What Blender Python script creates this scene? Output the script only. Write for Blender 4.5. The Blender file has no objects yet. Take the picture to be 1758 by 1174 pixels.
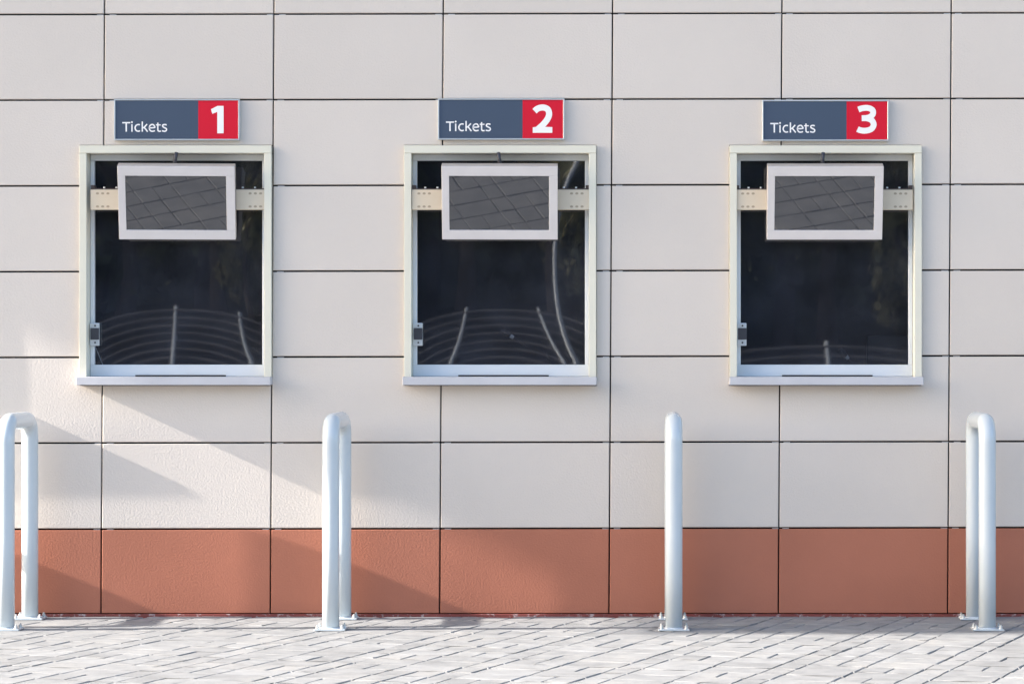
import bpy, bmesh, math, random
from mathutils import Vector, Matrix
random.seed(7)
C = bpy.context.scene.collection
R = math.radians
scene = bpy.context.scene

# ------------------------------------------------------------------ camera, sky, sun, exposure
CAMD, CAMH, S0, VX, VY = 16.0, 1.527, 300.0, 1110.0, 600.0   # camera distance, eye height, photo scale at the wall
cam_d = bpy.data.cameras.new('camera')
cam = bpy.data.objects.new('camera', cam_d); C.objects.link(cam)
cam.location = (0, -CAMD, CAMH); cam.rotation_euler = (R(90), 0, 0)
cam_d.sensor_width = 36; cam_d.lens = 36*CAMD/(1758/S0)
cam_d.shift_x = (879-VX)/1758; cam_d.shift_y = (VY-587)/1758
cam_d.clip_start = 0.1; cam_d.clip_end = 1500
scene.camera = cam

SUN_DIR = Vector((1, 0.075, -0.46)).normalized()
w = bpy.data.worlds.new('World'); scene.world = w; w.use_nodes = True
nt = w.node_tree; nt.nodes.clear()
sky = nt.nodes.new('ShaderNodeTexSky'); sky.sky_type = 'NISHITA'; sky.sun_disc = False
sky.sun_elevation = math.asin(-SUN_DIR.z)
sky.sun_rotation = math.atan2(-SUN_DIR.x, -SUN_DIR.y) % (2*math.pi)
sky.air_density = 1.0; sky.dust_density = 2.5; sky.ozone_density = 1.0
bg = nt.nodes.new('ShaderNodeBackground'); bg.inputs['Strength'].default_value = 0.12
out = nt.nodes.new('ShaderNodeOutputWorld')
nt.links.new(sky.outputs[0], bg.inputs[0]); nt.links.new(bg.outputs[0], out.inputs[0])
sd = bpy.data.lights.new('sun', 'SUN'); sd.energy = 3.5; sd.angle = R(0.53); sd.color = (1.0, 0.93, 0.84)
so = bpy.data.objects.new('sun', sd); C.objects.link(so)
so.rotation_euler = SUN_DIR.to_track_quat('-Z', 'Y').to_euler(); so.location = (-20, -2, 12)
vs = scene.view_settings
vs.view_transform = 'Standard'; vs.look = 'None'; vs.gamma = 1; vs.use_curve_mapping = False
vs.exposure = 2.05

# ------------------------------------------------------------------ helpers
def PX(px, Y=0.0): return (px-VX)/S0*(CAMD+Y)/CAMD
def PZ(py, Y=0.0): return CAMH+(VY-py)/S0*(CAMD+Y)/CAMD

class MB:
    def __init__(s): s.bm = bmesh.new()
    def box(s, x0, x1, y0, y1, z0, z1, bevel=0.0, seg=1):
        r = bmesh.ops.create_cube(s.bm, size=1.0)
        vv = r['verts']
        for v in vv:
            v.co = Vector((x0+(v.co.x+.5)*(x1-x0), y0+(v.co.y+.5)*(y1-y0), z0+(v.co.z+.5)*(z1-z0)))
        if bevel:
            ee = list({e for v in vv for e in v.link_edges})
            bmesh.ops.bevel(s.bm, geom=ee, offset=bevel, segments=seg, affect='EDGES', profile=.5)
        return s
    def cyl(s, p, q, r, n=12, r2=None):
        p, q = Vector(p), Vector(q); d = q-p
        m = Matrix.Translation((p+q)/2) @ d.to_track_quat('Z', 'Y').to_matrix().to_4x4()
        bmesh.ops.create_cone(s.bm, cap_ends=True, segments=n, radius1=r, radius2=r if r2 is None else r2, depth=d.length, matrix=m)
        return s
    def tube(s, pts, rad, n=16, cap=True):
        pts = [Vector(p) for p in pts]; rings = []
        up = None
        for i, p in enumerate(pts):
            t = (pts[min(i+1, len(pts)-1)]-pts[max(i-1, 0)]).normalized()
            if up is None:
                up = Vector((1, 0, 0)) if abs(t.x) < .9 else Vector((0, 0, 1))
            a = (up - t*up.dot(t)).normalized(); up = a; b = t.cross(a)
            rr = rad[i] if isinstance(rad, (list, tuple)) else rad
            rings.append([s.bm.verts.new(p+a*math.cos(2*math.pi*k/n)*rr+b*math.sin(2*math.pi*k/n)*rr) for k in range(n)])
        for i in range(len(rings)-1):
            for k in range(n):
                s.bm.faces.new((rings[i][k], rings[i][(k+1) % n], rings[i+1][(k+1) % n], rings[i+1][k])).smooth = True
        if cap:
            s.bm.faces.new(rings[0][::-1]); s.bm.faces.new(rings[-1])
        return s
    def mesh(s, name, m=None, smooth=None):
        bmesh.ops.recalc_face_normals(s.bm, faces=s.bm.faces)
        me = bpy.data.meshes.new(name); s.bm.to_mesh(me); s.bm.free()
        if m: me.materials.append(m)
        if smooth is not None:
            for p in me.polygons: p.use_smooth = smooth
        return me
    def obj(s, name, m=None, parent=None, loc=None, smooth=None):
        return link(name, s.mesh(name, m, smooth), parent, loc)

def link(name, me, parent=None, loc=None):
    o = bpy.data.objects.new(name, me); C.objects.link(o)
    if parent: o.parent = parent
    if loc is not None: o.location = loc
    return o
def tag(o, label=None, cat=None, group=None, kind=None):
    for k, v in (('label', label), ('category', cat), ('group', group), ('kind', kind)):
        if v: o[k] = v
    return o
def thing(name, loc, label, cat, group=None):
    o = bpy.data.objects.new(name, None); C.objects.link(o); o.location = loc; o.empty_display_size = .1
    return tag(o, label, cat, group)
def copy_tree(o, parent=None):
    c = o.copy(); C.objects.link(c)
    if parent: c.parent = parent
    for ch in list(o.children): copy_tree(ch, c)
    return c

# ------------------------------------------------------------------ materials
def mat(name, col, rough=.6, metal=0.0, spec=.5, coat=0.0, var=0.0, vscale=3.0, bump=None, wear=None, rvar=0.0, tint=None):
    """col with soft large-scale variation 'var', optional bump list [(scale, distance)], optional wear (scale, colour, threshold)"""
    m = bpy.data.materials.new(name); m.use_nodes = True
    n = m.node_tree.nodes; l = m.node_tree.links; b = n['Principled BSDF']
    b.inputs['Roughness'].default_value = rough; b.inputs['Metallic'].default_value = metal
    b.inputs['Specular IOR Level'].default_value = spec; b.inputs['Coat Weight'].default_value = coat
    b.inputs['Coat Roughness'].default_value = .08
    geo = n.new('ShaderNodeNewGeometry'); pos = geo.outputs['Position']
    rgb = n.new('ShaderNodeRGB'); rgb.outputs[0].default_value = (*col, 1); cur = rgb.outputs[0]
    if var:
        t = n.new('ShaderNodeTexNoise'); t.inputs['Scale'].default_value = vscale; t.inputs['Detail'].default_value = 5
        l.new(pos, t.inputs['Vector'])
        mr = n.new('ShaderNodeMapRange'); mr.inputs['From Min'].default_value = .3; mr.inputs['From Max'].default_value = .7
        mr.inputs['To Min'].default_value = 1-var; mr.inputs['To Max'].default_value = 1+var
        l.new(t.outputs['Fac'], mr.inputs['Value'])
        mx = n.new('ShaderNodeVectorMath'); mx.operation = 'SCALE'
        l.new(cur, mx.inputs[0]); l.new(mr.outputs[0], mx.inputs['Scale']); cur = mx.outputs[0]
    if tint:   # every piece slightly its own tone
        oi = n.new('ShaderNodeObjectInfo')
        mr = n.new('ShaderNodeMapRange'); mr.inputs['To Min'].default_value = 1-tint; mr.inputs['To Max'].default_value = 1+tint
        l.new(oi.outputs['Random'], mr.inputs['Value'])
        mx = n.new('ShaderNodeVectorMath'); mx.operation = 'SCALE'
        l.new(cur, mx.inputs[0]); l.new(mr.outputs[0], mx.inputs['Scale']); cur = mx.outputs[0]
    if wear:
        sc, wc, lo, hi = wear
        t = n.new('ShaderNodeTexNoise'); t.inputs['Scale'].default_value = sc; t.inputs['Detail'].default_value = 7
        t.inputs['Roughness'].default_value = .65
        l.new(pos, t.inputs['Vector'])
        mr = n.new('ShaderNodeMapRange'); mr.inputs['From Min'].default_value = lo; mr.inputs['From Max'].default_value = hi
        l.new(t.outputs['Fac'], mr.inputs['Value'])
        mx = n.new('ShaderNodeMix'); mx.data_type = 'RGBA'
        l.new(mr.outputs[0], mx.inputs[0]); l.new(cur, mx.inputs[6]); mx.inputs[7].default_value = (*wc, 1); cur = mx.outputs[2]
    l.new(cur, b.inputs['Base Color'])
    if rvar:
        t = n.new('ShaderNodeTexNoise'); t.inputs['Scale'].default_value = 9; t.inputs['Detail'].default_value = 6
        l.new(pos, t.inputs['Vector'])
        mr = n.new('ShaderNodeMapRange'); mr.inputs['To Min'].default_value = max(0.02, rough-rvar); mr.inputs['To Max'].default_value = rough+rvar
        l.new(t.outputs['Fac'], mr.inputs['Value']); l.new(mr.outputs[0], b.inputs['Roughness'])
    if bump:
        acc = None
        for sc, amp in bump:
            t = n.new('ShaderNodeTexNoise'); t.inputs['Scale'].default_value = sc; t.inputs['Detail'].default_value = 2.2
            l.new(pos, t.inputs['Vector'])
            bp = n.new('ShaderNodeBump'); bp.inputs['Distance'].default_value = amp; bp.inputs['Strength'].default_value = 1
            l.new(t.outputs['Fac'], bp.inputs['Height'])
            if acc: l.new(acc, bp.inputs['Normal'])
            acc = bp.outputs[0]
        l.new(acc, b.inputs['Normal'])
    return m

M_cream = mat('cream_panel', (.635, .576, .526), .75, spec=.3, var=.03, vscale=1.1, tint=.022, bump=[(88, .0016), (230, .0006)])
M_terra = mat('terracotta_panel', (.418, .157, .099), .75, spec=.3, var=.07, vscale=1.6, tint=.02, bump=[(88, .0016), (230, .0006)])
M_back = mat('dark_backing', (.012, .012, .016), .9, spec=.1)
M_flash = mat('red_base_strip', (.22, .05, .042), .6, var=.1, vscale=6, wear=(30, (.50, .42, .42), .54, .66))
M_clip = mat('clip_steel', (.5, .5, .52), .4, metal=.7)
M_frame = mat('cream_frame_paint', (.715, .69, .585), .4, var=.02, vscale=4)
M_sash = mat('white_sash_paint', (.66, .70, .74), .3, var=.015, vscale=4, coat=.2)
M_sill = mat('aluminium_sill', (.54, .54, .575), .45, metal=.1, var=.05, vscale=7, rvar=.1)
M_dark = mat('dark_slot', (.02, .018, .018), .6)
M_brown = mat('brown_steel', (.07, .05, .045), .6)
M_silver = mat('latch_silver', (.62, .66, .70), .35, metal=.6)
M_latch = mat('latch_dark', (.045, .047, .06), .45)
M_brk = mat('beige_bracket_paint', (.63, .545, .425), .5, var=.03, vscale=10, wear=(60, (.3, .2, .13), .74, .78))
M_hole = mat('bracket_slot_shade', (.36, .30, .22), .8)
M_house = mat('housing_metal', (.70, .66, .65), .42, metal=.2, var=.03, vscale=9, rvar=.08, wear=(26, (.40, .38, .39), .70, .8))
M_shell_shaded = mat('housing_shell_shaded', (.50, .455, .43), .45, metal=.2, var=.04, vscale=9)  # darker than the bezel: the window header's shade put into the colour
M_screen = mat('screen_glass', (.010, .015, .027), .015, spec=1.0, coat=1.0)
M_signblue = mat('sign_blue', (.052, .076, .122), .35, var=.02)
M_signred = mat('sign_red', (.62, .008, .030), .45, spec=.25, var=.02)
M_signframe = mat('sign_frame', (.60, .65, .70), .3, metal=.5)
M_print = mat('sign_print_white', (.88, .86, .86), .5)
M_hoop = mat('hoop_paint', (.55, .61, .65), .26, coat=.4, var=.015, vscale=7)
M_bolt = mat('bolt_zinc', (.6, .62, .63), .35, metal=.5, wear=(60, (.25, .09, .03), .62, .70))
M_stone = mat('paving_stone', (.252, .257, .264), .85, spec=.25, var=.15, vscale=8, tint=.11, wear=(2.6, (.31, .308, .306), .50, .70), bump=[(90, .0016), (300, .0006)])  # patchy tone also imitates grazing light on the stones' relief
M_sand = mat('joint_sand', (.035, .034, .033), .95, var=.2, vscale=20, bump=[(200, .001)])
M_ground = mat('forecourt_concrete', (.21, .21, .212), .9, var=.1, vscale=.6)
M_asph = mat('asphalt', (.05, .05, .052), .9, var=.15, vscale=1.2)
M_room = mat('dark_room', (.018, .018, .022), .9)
M_black = mat('black_plastic', (.012, .012, .014), .5)
M_white = mat('white_plastic', (.8, .8, .8), .5)
M_steps = mat('step_stone', (.135, .13, .135), .8, var=.1, vscale=2)
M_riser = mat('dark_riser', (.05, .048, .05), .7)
M_rail = mat('handrail_paint', (.46, .50, .55), .4)
M_canopy = mat('canopy_soffit', (.5, .49, .47), .7, var=.03)
M_leaf = mat('leaf', (.075, .090, .035), .6, var=.35, vscale=2.2, tint=.15)
M_leafpale = mat('olive_leaf', (.21, .195, .09), .55, var=.35, vscale=2.2)
M_bark = mat('bark', (.08, .06, .045), .9, var=.2, vscale=8)

M_glass = bpy.data.materials.new('window_glass'); M_glass.use_nodes = True
n = M_glass.node_tree.nodes; l = M_glass.node_tree.links; n.clear()
fr = n.new('ShaderNodeFresnel'); fr.inputs['IOR'].default_value = 2.1
tr = n.new('ShaderNodeBsdfTransparent'); tr.inputs[0].default_value = (.55, .58, .62, 1)
gl = n.new('ShaderNodeBsdfGlossy'); gl.inputs['Roughness'].default_value = .018
mx = n.new('ShaderNodeMixShader'); ou = n.new('ShaderNodeOutputMaterial')
df = n.new('ShaderNodeBsdfDiffuse'); df.inputs[0].default_value = (.62, .70, .95, 1)     # bluish haze mixed into the pane to lift its dark tone
tn = n.new('ShaderNodeTexNoise'); tn.inputs['Scale'].default_value = 5; tn.inputs['Detail'].default_value = 6
gp = n.new('ShaderNodeNewGeometry'); l.new(gp.outputs['Position'], tn.inputs['Vector'])
dm = n.new('ShaderNodeMapRange'); dm.inputs['From Min'].default_value = .3; dm.inputs['From Max'].default_value = .75
dm.inputs['To Min'].default_value = .018; dm.inputs['To Max'].default_value = .042; l.new(tn.outputs['Fac'], dm.inputs['Value'])
m0 = n.new('ShaderNodeMixShader'); l.new(dm.outputs[0], m0.inputs[0]); l.new(tr.outputs[0], m0.inputs[1]); l.new(df.outputs[0], m0.inputs[2])
l.new(fr.outputs[0], mx.inputs[0]); l.new(m0.outputs[0], mx.inputs[1]); l.new(gl.outputs[0], mx.inputs[2]); l.new(mx.outputs[0], ou.inputs[0])

# ------------------------------------------------------------------ ground
def sheet(name, x0, x1, y0, y1, z, m):
    b = MB(); vv = [b.bm.verts.new(p) for p in ((x0, y0, z), (x1, y0, z), (x1, y1, z), (x0, y1, z))]; b.bm.faces.new(vv)
    return tag(b.obj(name, m), kind='structure')
sheet('ground', -500, 500, -500, 60, -.030, M_ground)
pavement = sheet('pavement', -16, 14, -9.0, .02, -.013, M_sand)

# paving stones: courses run 19 degrees off the wall, so the end joints climb towards it
ANG = R(-19); UD = Vector((math.cos(ANG), math.sin(ANG), 0)); VD = Vector((-math.sin(ANG), math.cos(ANG), 0))
GAP, GAPR, ROW = .007, .013, .215
LENS = {'a': .125, 'b': .145, 'c': .29}
def stone_bm(bm, L, mtx, rnd):
    hx, hy, c = (L-GAP+rnd.uniform(-.004, .004))/2, (ROW-GAPR)/2, .0035
    def ring(ix, z, jit): return [bm.verts.new(mtx @ Vector((sx*(hx-ix)+rnd.uniform(-jit, jit), sy*(hy-ix*.3)+rnd.uniform(-jit, jit), z+rnd.uniform(-jit, jit)*.3)))
                                  for sx, sy in ((-1, -1), (0, -1), (1, -1), (1, 0), (1, 1), (0, 1), (-1, 1), (-1, 0))]
    r0 = ring(0, -.05, 0); r1 = ring(.0005, -.005, .003); r2 = ring(c, 0, .0036)
    for A, B in ((r0, r1), (r1, r2)):
        for k in range(8): bm.faces.new((A[k], A[(k+1) % 8], B[(k+1) % 8], B[k]))
    bm.faces.new(r2)
rs = random.Random(3)
lib = {}
for k, L in LENS.items():
    lib[k] = []
    for v in range(5):
        b = MB(); stone_bm(b.bm, L, Matrix.Identity(4), rs); lib[k].append(b.mesh('paving_stone', M_stone))
places = []
PER = .125+.29+.29
for j in range(-62, 10):
    v0 = j*ROW
    for i in range(-26, 22):
        u = i*PER
        cells = ['a']
        for h in range(2):
            cells += ['b', 'b'] if (rs.random() < (.68 if (j+h) % 2 else .16)) else ['c']
        for k in cells:
            L = LENS[k]; p = UD*(u+L/2+rs.uniform(-.002, .002))+VD*v0; u += L
            if -11 < p.x < 9 and -8.8 < p.y < .07: places.append((k, p))
def frame_px(p):
    s = CAMD/(CAMD+p.y); return VX+p.x*S0*s, VY+CAMH*S0*s
inview = [q for q in places if -50 < frame_px(q[1])[0] < 1808 and frame_px(q[1])[1] < 1195]
inview.sort(key=lambda q: q[1].y)
near = set(id(q) for q in inview[:300])
rest = MB()
for q in places:
    k, p = q
    dz = rs.uniform(-.0013, .0013)
    rot = Matrix.Rotation(ANG+rs.uniform(-.006, .006), 4, 'Z') @ Matrix.Rotation(rs.uniform(-.003, .003), 4, 'X') @ Matrix.Rotation(rs.uniform(-.008, .008), 4, 'Y')
    m = Matrix.Translation(p+Vector((0, 0, dz))) @ rot
    if id(q) in near:
        o = link('paving_stone', rs.choice(lib[k]), pavement); o.matrix_local = m
    else:
        stone_bm(rest.bm, LENS[k], m, rs)
tag(rest.obj('paving_stones_beyond', M_stone, pavement), kind='stuff')

# ------------------------------------------------------------------ building
bld = thing('ticket_building', (0, 0, 0), 'cream panelled ticket office wall with terracotta base course and three service windows', 'building')
WC = [302.5-556.5, 302.5, 859.0, 1417.0]           # window centres in the photo, the first lies left of the frame
WIN = [(PX(c)-.549, PX(c)+.549, PZ(661.5), PZ(250)) for c in WC]
def colx(i, z):                                     # vertical joints lean a hair
    py = VY-(z-CAMH)*S0; return PX(179.4+290.8*i-.0060*py)
ROWY = [-121.5, 25.5, 172.4, 319.6, 466.6, 613.6, 760.6, 908.3, 1053.5]
def rowz(j, x):
    px = VX+x*S0; return PZ(ROWY[j]-(.0017*px if j < 8 else 0))
G = .0045
rp = random.Random(5)
npan = 0
for i in range(-4, 9):
    for j in range(8):
        zc = PZ((ROWY[j]+ROWY[j+1])/2)
        xl, xr = colx(i-1, zc), colx(i, zc); zt, zb = rowz(j, (xl+xr)/2), rowz(j+1, (xl+xr)/2)
        xs, zs, hit = ['L', 'R'], ['B', 'T'], []
        bx, bz = [], []
        for wx0, wx1, wz0, wz1 in WIN:
            if wx1 > xl+G and wx0 < xr-G and wz1 > zb+G and wz0 < zt-G:
                hit.append((wx0, wx1, wz0, wz1))
                bx += [q for q in (wx0-.001, wx1+.001) if xl+G+.004 < q < xr-G-.004]
                bz += [q for q in (wz0-.001, wz1+.001) if zb+G+.004 < q < zt-G-.004]
        bx = ['L']+sorted(set(bx))+['R']; bz = ['B']+sorted(set(bz))+['T']
        b = MB(); bm = b.bm; grid = {}
        yo = rp.uniform(-.0012, .0012)
        def vert(a, c):
            if (a, c) not in grid:
                X, Z = bx[a], bz[c]
                zz = Z if not isinstance(Z, str) else zc
                if isinstance(X, str): x = colx(i-1, zz)+G if X == 'L' else colx(i, zz)-G
                else: x = X
                if isinstance(Z, str): z = rowz(j, x)-G-.0003 if Z == 'T' else rowz(j+1, x)+G+.0003
                else: z = Z
                if isinstance(X, str): x = colx(i-1, z)+G-.0006 if X == 'L' else colx(i, z)-G+.0006
                grid[(a, c)] = bm.verts.new((x, yo, z))
            return grid[(a, c)]
        fs = []
        val = lambda q, lo, hi: lo if q in 'LB' else hi
        for a in range(len(bx)-1):
            for c in range(len(bz)-1):
                f = lambda q, lo, hi: (lo if q in ('L', 'B') else hi) if isinstance(q, str) else q
                mxx = (f(bx[a], xl, xr)+f(bx[a+1], xl, xr))/2; mz = (f(bz[c], zb, zt)+f(bz[c+1], zb, zt))/2
                if any(h[0] < mxx < h[1] and h[2] < mz < h[3] for h in hit): continue
                fs.append(bm.faces.new((vert(a, c), vert(a+1, c), vert(a+1, c+1), vert(a, c+1))))
        if not fs: bm.free(); continue
        bmesh.ops.dissolve_faces(bm, faces=fs)
        isl = list(bm.faces)
        # each island becomes its own panel
        polys = [[v.co.copy() for v in f.verts] for f in isl]; bm.free()
        for pl in polys:
            # drop collinear points
            q = [p for k, p in enumerate(pl) if abs((p-pl[k-1]).normalized().cross((pl[(k+1) % len(pl)]-p).normalized()).length) > .02]
            b = MB(); vf = [b.bm.verts.new(p) for p in q]; face = b.bm.faces.new(vf)
            face.normal_update()
            ex = bmesh.ops.extrude_face_region(b.bm, geom=[face])
            nv = [g for g in ex['geom'] if isinstance(g, bmesh.types.BMVert)]
            for v in nv: v.co.y += .02
            fe = [e for e in b.bm.edges if all(abs(v.co.y-yo) < 1e-5 for v in e.verts)]
            bmesh.ops.bevel(b.bm, geom=fe, offset=.0035, segments=1, affect='EDGES')
            b.obj('cladding_panel', M_terra if j == 7 else M_cream, bld); npan += 1

# backing wall with window openings, upper wall, roof canopy
OPN = [(a+.02, b_-.02, c+.02, d-.02) for a, b_, c, d in WIN]
b = MB()
zA, zB = OPN[0][2], OPN[0][3]
b.box(-26, 26, .034, .25, -.06, zA); b.box(-26, 26, .034, .25, zB, 3.9)
xs = [-26]+[q for o in OPN for q in o[:2]]+[26]
for k in range(0, len(xs), 2): b.box(xs[k], xs[k+1], .034, .25, zA, zB)
b.obj('backing_wall', M_back, bld)
b = MB(); zt = PZ(ROWY[0])+.01
b.box(-26, 26, -.002, .25, 3.9, 10.0)
b.obj('upper_wall', M_cream, bld)
MB().box(-21.8, 26, -2.6, .25, 10.0, 10.3, .01).obj('canopy', M_canopy, bld)
MB().box(-26, 26, -.006, .03, -.04, .0155, .002).obj('base_flashing', M_flash, bld)
b = MB()
for i in range(-4, 9):
    for j in range(1, 9):
        for dx in (-.024, .045):
            x = colx(i, PZ(ROWY[j]))+dx+rp.uniform(-.006, .006); z = rowz(j, x)
            if any(h[0]-.03 < x < h[1]+.03 and h[2] < z < h[3] for h in WIN): continue
            b.box(x-.018, x+.018, .006, .03, z-.0042, z-.0005)
tag(b.obj('panel_clips', M_clip, bld), kind='stuff')
# room behind the windows
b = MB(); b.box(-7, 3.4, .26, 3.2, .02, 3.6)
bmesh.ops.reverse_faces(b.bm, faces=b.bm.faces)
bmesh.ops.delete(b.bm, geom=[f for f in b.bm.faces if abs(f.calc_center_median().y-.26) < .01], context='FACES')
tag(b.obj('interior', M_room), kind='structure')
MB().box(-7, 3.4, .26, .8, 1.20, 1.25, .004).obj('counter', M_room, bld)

# windows: outer frame with header and jambs, sash, pane, sill, latch
GY = .09
def pane_mesh(w0, lean=0.0):
    b = MB(); N = 28
    hw, z0, z1 = .492, PZ(630, GY), PZ(271, GY)
    g = [[None]*(N+1) for _ in range(N+1)]
    for a in range(N+1):
        for c in range(N+1):
            x = -1+2*a/N; z = -1+2*c/N
            g[a][c] = b.bm.verts.new((x*hw, GY-w0*(1-x*x)*(1-z*z)+lean*z*(z1-z0)/2, (z0+z1)/2+z*(z1-z0)/2))
    for a in range(N):
        for c in range(N): b.bm.faces.new((g[a][c], g[a+1][c], g[a+1][c+1], g[a][c+1])).smooth = True
    return b.mesh('glass_pane', M_glass, True)
zh0, zh1 = PZ(263.2, -.035), PZ(250, -.035)
zs0, zs1 = PZ(661, -.107), PZ(647, -.107)
def make_window():
    b = MB()
    b.box(-.549, .549, -.036, .13, zh0, zh1, .0025)                 # header
    for s in (-1, 1): b.box(min(s*.549, s*.507), max(s*.549, s*.507), -.034, .13, zs1, zh0-.0008, .002)
    win = link('ticket_window', b.mesh('ticket_window', M_frame), bld)
    b = MB(); gx = .4825; zb, zt = PZ(626, .07), PZ(276, .07)
    b.box(-.506, .506, .068, .115, zs1+.001, zb, .003); b.box(-.506, .506, .068, .115, zt, zh0-.001, .003)
    for s in (-1, 1): b.box(min(s*.506, s*gx), max(s*.506, s*gx), .0695, .114, zb, zt, .003)
    b.obj('sash', M_sash, win)
    MB().box(-.552, .552, -.107, .12, zs0, zs1, .003).obj('sill', M_sill, win)
    MB().box(-.245, .275, .060, .067, zs1+.001, zs1+.0095).obj('pass_slot', M_dark, win)
    link('glass_pane', pane_mesh(.003), win)
    zl0, zl1 = PZ(593.5, .05), PZ(554.5, .05); xl = -.505
    hm = (zl1-zl0)
    b = MB(); b.box(xl, xl+.055, .045, .068, zl0, zl1, .004, 2); b.obj('latch', M_silver, win)
    b = MB(); b.box(xl+.006, xl+.0555, .038, .046, zl0+hm*.27, zl0+hm*.78, .002); b.obj('latch_grip', M_latch, win)
    for zz in (zl0+hm*.14, zl0+hm*.88):
        MB().cyl((xl+.032, .047, zz), (xl+.032, .043, zz), .0055, 10).obj('screw', M_latch, win)
    return win
win0 = make_window(); wins = [win0]
for k in range(1, 4): wins.append(copy_tree(win0, bld))
for k, o in enumerate(wins): o.location = (PX(WC[k]), 0, 0)
flat = pane_mesh(.0006, .0072)
for ch in wins[3].children:
    if ch.name.startswith('glass_pane'): ch.data = flat
# loose wire behind the first window
xw = PX(165, .12); b = MB()
b.tube([(PX(164, .12)-PX(WC[1]), .12, PZ(596, .12)), (PX(169, .12)-PX(WC[1]), .121, PZ(608, .12)), (PX(178, .12)-PX(WC[1]), .122, PZ(630, .12))], .0022, 6)
b.obj('loose_wire', M_white, wins[1])

# ------------------------------------------------------------------ signs
def catmull(pts, n=6):
    if len(pts) < 3: return pts
    P = [pts[0]]+list(pts)+[pts[-1]]; out = []
    for i in range(1, len(P)-2):
        p0, p1, p2, p3 = P[i-1:i+3]
        for k in range(n):
            t = k/n
            out.append(tuple(.5*((2*p1[d])+(-p0[d]+p2[d])*t+(2*p0[d]-5*p1[d]+4*p2[d]-p3[d])*t*t+(-p0[d]+3*p1[d]-3*p2[d]+p3[d])*t**3) for d in (0, 1)))
    out.append(pts[-1]); return out
def ribbon(bm, pts, wd, y, T, smooth=True):
    """flat stroke in sign units (photo px), T maps them to the board"""
    pts = [Vector(p) for p in (catmull(pts) if smooth else pts)]
    L, Rr = [], []
    for i, p in enumerate(pts):
        a = pts[max(i-1, 0)]; c = pts[min(i+1, len(pts)-1)]
        d = (c-a).normalized(); nrm = Vector((-d.y, d.x))
        L.append(bm.verts.new(T(p+nrm*wd/2, y))); Rr.append(bm.verts.new(T(p-nrm*wd/2, y)))
    for i in range(len(pts)-1): bm.faces.new((L[i], L[i+1], Rr[i+1], Rr[i]))
def poly(bm, pts, y, T): bm.faces.new([bm.verts.new(T(Vector(p), y)) for p in pts])
SY = -.032
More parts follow.
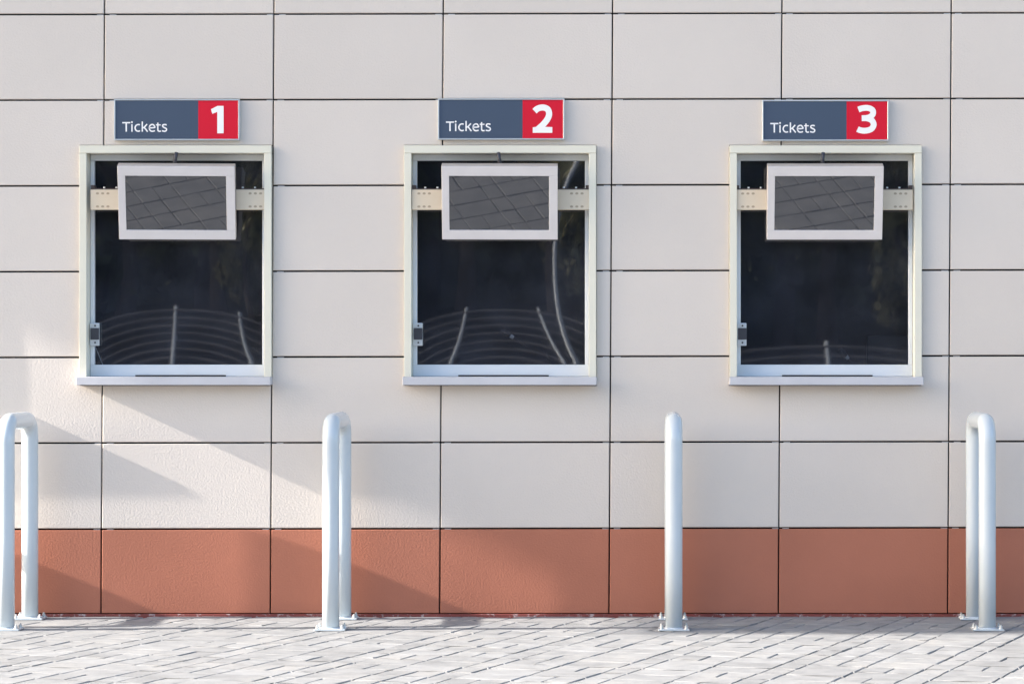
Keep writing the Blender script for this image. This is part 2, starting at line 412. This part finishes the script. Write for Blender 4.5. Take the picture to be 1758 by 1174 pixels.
def make_sign(k, x0, x1, y0, y1, xs, num, lbl):
    s = (CAMD+SY)/CAMD
    cx = PX((x0+x1)/2, SY); zc = PZ((y0+y1)/2, SY)
    W, H = (x1-x0)/S0*s, (y1-y0)/S0*s
    t = thing('ticket_sign', (cx, 0, zc), lbl, 'sign', 'ticket window signs')
    fw = .0075
    b = MB()
    b.box(-W/2, W/2, SY, -.0015, H/2-fw, H/2, .0015); b.box(-W/2, W/2, SY, -.0015, -H/2, -H/2+fw, .0015)
    for q in (-1, 1): b.box(min(q*W/2, q*(W/2-fw)), max(q*W/2, q*(W/2-fw)), SY+.0005, -.0015, -H/2+fw, H/2-fw, .0012)
    b.obj('frame', M_signframe, t)
    xm = PX(xs, SY)-cx
    MB().box(-W/2+fw, xm, SY+.006, -.004, -H/2+fw, H/2-fw).obj('blue_panel', M_signblue, t)
    MB().box(xm+.0004, W/2-fw, SY+.006, -.004, -H/2+fw, H/2-fw).obj('red_panel', M_signred, t)
    dy = SY+.0052
    # lettering, drawn in units of the enlarged sign (7.64 per photo px, origin = left top corner of the sign)
    u = 1/7.64/S0*s
    def T(p, y): return Vector((-W/2+(p.x-36)*u, y, H/2-(p.y-75)*u))
    b = MB(); g = b.bm; wd = 17.5; yy = [dy]
    def st(pts, smooth=True, w_=wd):
        ribbon(g, pts, w_, yy[0], T, smooth); yy[0] -= .00012
    st([(143, 384), (249, 384)], False); st([(196, 380), (196, 502)], False, 19)
    st([(271, 404), (271, 502)], False); poly(g, [(271, 362), (286, 377), (271, 392), (256, 377)], yy[0], T)
    st([(376, 412), (352, 408), (325, 420), (312, 452), (324, 483), (350, 496), (377, 491)])
    st([(407, 368), (407, 502)], False); st([(410, 455), (436, 440), (470, 402)], False); st([(428, 442), (446, 462), (477, 503)], False)
    st([(497, 452), (568, 448), (566, 430), (552, 411), (530, 409), (508, 422), (499, 452), (508, 482), (534, 497), (572, 490)])
    st([(611, 384), (611, 470), (616, 490), (630, 497), (650, 494)]); st([(585, 413), (648, 413)], False, 15)
    st([(727, 413), (700, 408), (677, 415), (676, 436), (700, 450), (722, 463), (724, 484), (703, 497), (665, 490)])
    b.obj('lettering', M_print, t)
    b = MB(); g = b.bm; yy = [dy]
    if num == 1:
        poly(g, [(1308, 207), (1395, 164), (1473, 164), (1473, 523), (1390, 523), (1390, 242), (1325, 270)][::-1], yy[0], T)
    elif num == 2:
        f = 7.64/4.1925
        def Z(zx, zy): return ((660+zx/4.1925-x0)*7.64+36, (140+zy/4.1925-y0)*7.64+75)
        st([Z(1080, 215), Z(1105, 195), Z(1142, 188), Z(1174, 201), Z(1185, 232), Z(1176, 266), Z(1148, 304), Z(1112, 338), Z(1096, 352)], True, 44*f)
        poly(g, [Z(1067, 331), Z(1100, 326), Z(1208, 329), Z(1208, 370), Z(1067, 370)], yy[0], T)
    else:
        f = 7.64/4.1925
        def Z(zx, zy): return ((1220+zx/4.1925-x0)*7.64+36, (140+zy/4.1925-y0)*7.64+75)
        st([Z(1064, 203), Z(1095, 193), Z(1136, 192), Z(1166, 208), Z(1168, 236), Z(1148, 256), Z(1118, 264), Z(1088, 265)], True, 42*f)
        st([Z(1090, 265), Z(1125, 266), Z(1160, 280), Z(1174, 312), Z(1156, 343), Z(1115, 355), Z(1080, 352), Z(1058, 343)], True, 42*f)
    b.obj('numeral', M_print, t)
    return t
make_sign(1, 195.5, 411, 170.5, 241, 340, 1, 'blue and red Tickets 1 sign above the window beside the wall\'s sunlit patch')
make_sign(2, 751.5, 969, 169.5, 240, 897, 2, 'blue and red Tickets 2 sign above the middle service window')
make_sign(3, 1308.5, 1526, 172, 242, 1453.5, 3, 'blue and red Tickets 3 sign above the right hand service window')

# ------------------------------------------------------------------ display boxes hung in the windows
TAU = R(15.5)
def make_display():
    t = thing('ticket_display', (0, 0, 0), '', 'display', 'display boxes hung in the ticket windows')
    sc = (CAMD-.1)/CAMD/S0
    W = 199*sc; Hh = 124*sc/math.cos(TAU); D = .085; cy, cz = -.10, PZ(349, -.10)
    rot = Matrix.Translation((0, cy, cz)) @ Matrix.Rotation(TAU, 4, 'X')   # top leans out, face looks down
    def tl(b, name, m):
        bmesh.ops.transform(b.bm, matrix=rot, verts=b.bm.verts); return b.obj(name, m, t)
    b = MB(); b.box(-W/2, W/2, .004, D, -Hh/2, Hh/2, .0025, 1); tl(b, 'housing', M_shell_shaded)
    l_, r_, tp, bt = 13*sc, 15*sc, 16.3*sc/math.cos(TAU), 16.3*sc/math.cos(TAU)
    b = MB(); e = .001
    b.box(-W/2+e, W/2-e, -.004, .0045, Hh/2-tp, Hh/2-e, .0018); b.box(-W/2+e, W/2-e, -.004, .0045, -Hh/2+e, -Hh/2+bt, .0018)
    b.box(-W/2+e, -W/2+l_, -.0039, .0044, -Hh/2+bt, Hh/2-tp, .0015); b.box(W/2-r_, W/2-e, -.0039, .0044, -Hh/2+bt, Hh/2-tp, .0015)
    tl(b, 'bezel', M_house)
    b = MB(); b.box(-W/2+l_-.002, W/2-r_+.002, .0015, .0036, -Hh/2+bt-.002, Hh/2-tp+.002); tl(b, 'screen', M_screen)
    zt, zb = PZ(325.5, -.05), PZ(360, -.05)
    for s in (-1, 1):
        xo, xi = s*.5062, s*(W/2-.004)
        b = MB(); b.box(min(xo, xi), max(xo, xi), -.052, -.048, zb, zt, .0015)
        b.box(min(xo, xi), max(xo, xi), -.048, -.002, zb, zb+.003)
        br = b.obj('bracket', M_brk, t, (0, .028, 0))
        b = MB(); b.box(min(xo, xi), max(xo, xi), -.046, -.010, zt-.006, zt+.008, .001)
        b.box(min(xo, xo-s*.02), max(xo, xo-s*.02), -.040, .02, zt+.0085, zt+.026)
        b.obj('steel_angle', M_brown, br)
        for q in (.045, .115): MB().cyl((0, 0, .008), (0, 0, .017), .006, 8).obj('bolt', M_silver, br, (xo-s*q-s*.03, -.03, zt))
        for q in (.040, .070, .100):
            for zz in (zt-.022, zb+.018):
                b = MB(); b.cyl((0, -.0525, 0), (0, -.0515, 0), .0075, 12)
                for v in b.bm.verts: v.co.x *= 1.25; v.co.z *= .85
                b.obj('slot', M_hole, br, (xo-s*q, 0, zz))
    return t
disp = make_display(); disps = [disp, copy_tree(disp), copy_tree(disp)]
for k, (o, px, lb) in enumerate(zip(disps, (303.5, 858, 1416.5),
      ('grey metal display box hung in the window under the Tickets 1 sign, its strut slanting',
       'grey metal display box on straight strut, hung under the Tickets 2 sign',
       'grey metal display box with speckled right bracket, hung under the Tickets 3 sign'))):
    o.location = (PX(px, -.1), 0, rp.uniform(-.002, .002)); o['label'] = lb
    for ch in o.children:
        if ch.name.split('.')[0] in ('housing', 'bezel', 'screen'):
            ch.rotation_euler.z = R((5, 2, 0)[k]); ch.location.x = -.10*math.sin(R((5, 2, 0)[k]))
    x = o.location.x
    a = (PX((301, 856, 1413)[k], -.03)-x, -.05, zh0+.002); c = (PX((297.5, 857.5, 1412.5)[k], -.1)-x, -.06, PZ(281, -.06))
    a2 = ((PX(304, -.03)-x) if k == 0 else a[0], a[1], a[2])
    b = MB(); b.tube([a2, c], .011, 8); b.obj('strut', M_latch, o)

# ------------------------------------------------------------------ hoop barriers
YF, YB, ZT, TR = -.75, -.137, 1.178, .0468
def make_hoop():
    t = thing('hoop_barrier', (0, 0, 0), '', 'barrier', 'white queue hoops in front of the ticket windows')
    Rb = .105; zc = ZT-TR-Rb; pts = [(0, YF, .006), (0, YF, .5), (0, YF, zc)]
    for k in range(1, 13):
        a = math.pi/2*k/12; pts.append((0, YF+Rb-Rb*math.cos(a), zc+Rb*math.sin(a)))
    pts.append((0, (YF+YB)/2, zc+Rb))
    for k in range(0, 13):
        a = math.pi/2*k/12; pts.append((0, YB-Rb+Rb*math.sin(a), zc+Rb*math.cos(a)))
    pts += [(0, YB, .5), (0, YB, .006)]
    MB().tube(pts, TR, 32).obj('tube', M_hoop, t)
    for y in (YF, YB):
        b = MB(); b.box(-.084, .084, y-.072, y+.072, .001, .010, .0015)
        pl = b.obj('base_plate', M_hoop, t)
        b = MB(); b.cyl((0, y, .010), (0, y, .016), TR+.007, 24, TR+.001); b.obj('weld', M_hoop, pl)
        for sx in (-1, 1):
            for sy in (-1, 1):
                b = MB(); p = (sx*.067, y+sy*.055)
                b.cyl((*p, .010), (*p, .013), .0125, 14); b.cyl((*p, .013), (*p, .025), .0095, 6); b.cyl((*p, .025), (*p, .033), .005, 8)
                b.obj('anchor_bolt', M_bolt, pl)
    return t
HX = [(8.5-563, None), (8.5, 'white hoop barrier at the left edge of the view, before the sunlit wall'),
      (568, 'white hoop barrier between the Tickets 1 and Tickets 2 windows'),
      (1157, 'white hoop barrier seen end on between the Tickets 2 and Tickets 3 windows'),
      (1695, 'white hoop barrier to the right of the Tickets 3 window')]
h0 = make_hoop(); hoops = [h0]+[copy_tree(h0) for _ in HX[1:]]
for o, (px, lb) in zip(hoops, HX):
    o.location = (PX(px, YF), 0, 0)
    o['label'] = lb or 'white hoop barrier standing left of the window without a sign'
hoops[1].rotation_euler.z = R(.4)

# ------------------------------------------------------------------ things behind the glass
def microphone(px, py, px2, py2, lbl):
    Y = .42
    A = Vector((PX(px, Y), Y, PZ(py, Y))); B = Vector((PX(px2, Y), Y+.02, PZ(py2, Y)))
    base = Vector((B.x+.18, Y+.08, 1.251))
    t = thing('microphone', base, lbl, 'microphone', 'desk microphones behind the glass')
    d = (A-B).normalized(); A -= base; B -= base
    MB().tube([A+d*.062, A+d*.055, A+d*.03, A+d*.004, A], [.004, .014, .018, .014, .011], 12).obj('head', M_black, t)
    MB().cyl(A, A-d*.022, .011, 12).obj('ring', M_white, t)
    MB().tube([A-d*.02, B, Vector((B.x+.10, B.y+.03, B.z-.02)), Vector((-.01, .0, .12)), Vector((0, 0, .02))], .004, 8).obj('gooseneck', M_black, t)
    MB().cyl((0, 0, 0), (0, 0, .03), .055, 20, .045).obj('base', M_black, t)
microphone(876, 576, 905, 596, 'black microphone with white ring on a gooseneck behind the Tickets 2 window glass')
microphone(1452, 611, 1462, 622, 'black microphone with white ring low behind the Tickets 3 window glass')
t = thing('computer_monitor', (PX(1530, .5), .55, 1.251), 'dark computer monitor behind the lower right corner of the Tickets 3 window', 'monitor')
b = MB(); b.box(-.14, .20, -.02, .02, .10, .36, .006); b.obj('screen_back', M_black, t)
b = MB(); b.box(-.02, .04, -.01, .03, .012, .12, .003); b.obj('stand', M_black, t)
b = MB(); b.box(-.10, .12, -.08, .10, 0, .012, .003); b.obj('foot', M_black, t)

# ------------------------------------------------------------------ across the forecourt (seen as reflections in the glass)
stairs = thing('stone_stairs', (0, -25, -.03), 'wide pale stone stairs across the forecourt, mirrored as curved bands in the glass', 'stairs')
SN, SR, ST = 12, .1625, .35
rst = random.Random(8)
for k in range(SN):
    b = MB(); z = (k+1)*SR; th = rst.uniform(.05, .085)
    b.box(-40, 36, -ST*(k+1)-.30, -ST*k+rst.uniform(.02, .07), z-th, z, .02)         # pale tread slab with its nosing
    sp = b.obj('step', M_steps, stairs)
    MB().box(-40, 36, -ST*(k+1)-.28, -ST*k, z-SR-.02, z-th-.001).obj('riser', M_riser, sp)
ytop = -25-ST*SN; ztop = SN*SR-.03
sheet('terrace', -200, 200, -300, ytop+.2, ztop-.004, M_ground)
for pt, pb, lb in ((298, 295, 'white handrail on the stairs, mirrored in the middle of the Tickets 1 glass'),
               (452, 439, 'white handrail on the stairs, mirrored right of centre in the Tickets 1 glass'),
               (776, 771, 'white handrail on the stairs, mirrored left in the Tickets 2 glass'),
               (950, 968, 'white handrail on the stairs, mirrored right in the Tickets 2 glass'),
               (1420, 1426, 'white handrail on the stairs, mirrored at the foot of the Tickets 3 glass')):
    f = lambda p, D: (p-VX)/S0*(CAMD+D)/CAMD
    xt, xm = f(pt, 25+ST*SN), f(pb, 27.5)
    x0 = xt+(xm-xt)*(ST*SN)/(ST*SN-2.5)
    t = thing('handrail', (x0, -25, -.03), lb, 'handrail', 'white handrails mirrored in the glass')
    dx = xt-x0
    MB().tube([(0, .05, .02), (0, .05, .26), (0, 0, .34), (dx, -ST*SN+.1, SN*SR+.06), (dx, -ST*SN-.05, SN*SR+.06), (dx, -ST*SN-.10, SN*SR-.02)], .034, 12).obj('rail', M_rail, t)
    for k in (3, 7): MB().cyl((dx*k/SN, -ST*k-.15, (k+1)*SR), (dx*k/SN, -ST*k-.15, (k+1)*SR+.10), .02, 10).obj('post', M_rail, t)
t = thing('lamp_post', ((996-VX)/S0*(CAMD+24.4)/CAMD, -24.4, -.03), 'slim pale lamp post before the stairs, mirrored as a bent line in Tickets 2 glass', 'street lamp')
MB().tube([(0, 0, 0), (0, 0, .6), (0, 0, .62), (0, 0, 6)], [.06, .06, .045, .036], 16).obj('pole', M_rail, t)
b = MB(); b.box(-.15, .15, -.1, .6, 6.0, 6.12, .03); b.obj('lamp_head', M_rail, t)

def make_crown(seed, h):
    r = random.Random(seed); b = MB(); cl = []
    for _ in range(34):
        a = r.uniform(0, 6.283); q = r.random()**.6; zz = r.uniform(.12, 1.0)
        rad = 2.3*math.sin(math.pi*min(.98, .18+.78*zz))*q
        cl.append((Vector((rad*math.cos(a), rad*math.sin(a), h*zz)), r.uniform(.45, .95)))
    for c, s in cl:
        for _ in range(52):
            d = Vector((r.gauss(0, 1), r.gauss(0, 1), r.gauss(0, 1))).normalized()*s*r.uniform(.5, 1)
            p = c+d; u = Vector((r.gauss(0, 1), r.gauss(0, 1), r.gauss(0, 1))).normalized(); v = u.cross(d.normalized())
            if v.length < .05: continue
            v.normalize(); L = r.uniform(.12, .24)
            b.bm.faces.new([b.bm.verts.new(q_) for q_ in (p-u*L, p+v*L*.5, p+u*L, p-v*L*.5)])
    return b.mesh('crown', M_leaf)
crowns = [make_crown(s, 7.0) for s in (1, 2, 3)]
rt = random.Random(12)
def trunk_mesh(seed):
    r = random.Random(seed); b = MB()
    b.tube([(0, 0, -.1), (.03, 0, 1), (-.05, .05, 2.5), (.05, 0, 4.5), (0, 0, 6.5)], [.24, .17, .14, .09, .03], 9)
    for k in range(7):
        a = r.uniform(0, 6.28); z = r.uniform(1.8, 4.5); L = r.uniform(1, 1.9)
        b.tube([(0, 0, z), (L*.5*math.cos(a), L*.5*math.sin(a), z+.5), (L*math.cos(a), L*math.sin(a), z+1.3)], [.07, .05, .015], 6)
    return b.mesh('trunk', M_bark)
trunks = [trunk_mesh(s) for s in (4, 5)]
for row, (y, x0, x1, st_) in enumerate(((-35, -24, 18, 3.4), (-38.5, -25, 19, 3.4))):
    x = x0
    while x < x1:
        t = thing('broadleaf_tree', (x+rt.uniform(-.5, .5), y+rt.uniform(-.8, .8), ztop-.05), 'dense dark green tree beyond the stairs facing the ticket windows', 'tree', 'trees beyond the stairs')
        t.rotation_euler.z = rt.uniform(0, 6.28); s = rt.uniform(1.0, 1.3); t.scale = (s, s, s)
        link('crown', rt.choice(crowns), t); link('trunk', rt.choice(trunks), t)
        x += st_
pale = crowns[0].copy(); pale.materials.clear(); pale.materials.append(M_leafpale)
for px, y, sc_, lb in ((985, -32.6, .95, 'pale olive tree at the stair head, mirrored in the Tickets 2 glass'),
                   (480, -33.0, .62, 'small pale olive tree at the stair head, mirrored in the Tickets 1 glass'),
                   (1585, -33.2, .80, 'pale olive tree at the stair head, mirrored in the Tickets 3 glass')):
    t = thing('olive_tree', ((px-VX)/S0*(CAMD-y)/CAMD, y, ztop-.05), lb, 'tree', 'olive trees at the stair head')
    t.scale = (sc_*.62, sc_*.62, sc_); t.rotation_euler.z = px
    link('crown', pale, t); link('trunk', trunks[0], t)
tag(MB().box(-45, 40, -43, -41.5, ztop-.05, 6.5, .3).obj('hedge', M_leaf), 'tall clipped dark hedge behind the trees beyond the stairs', 'hedge')
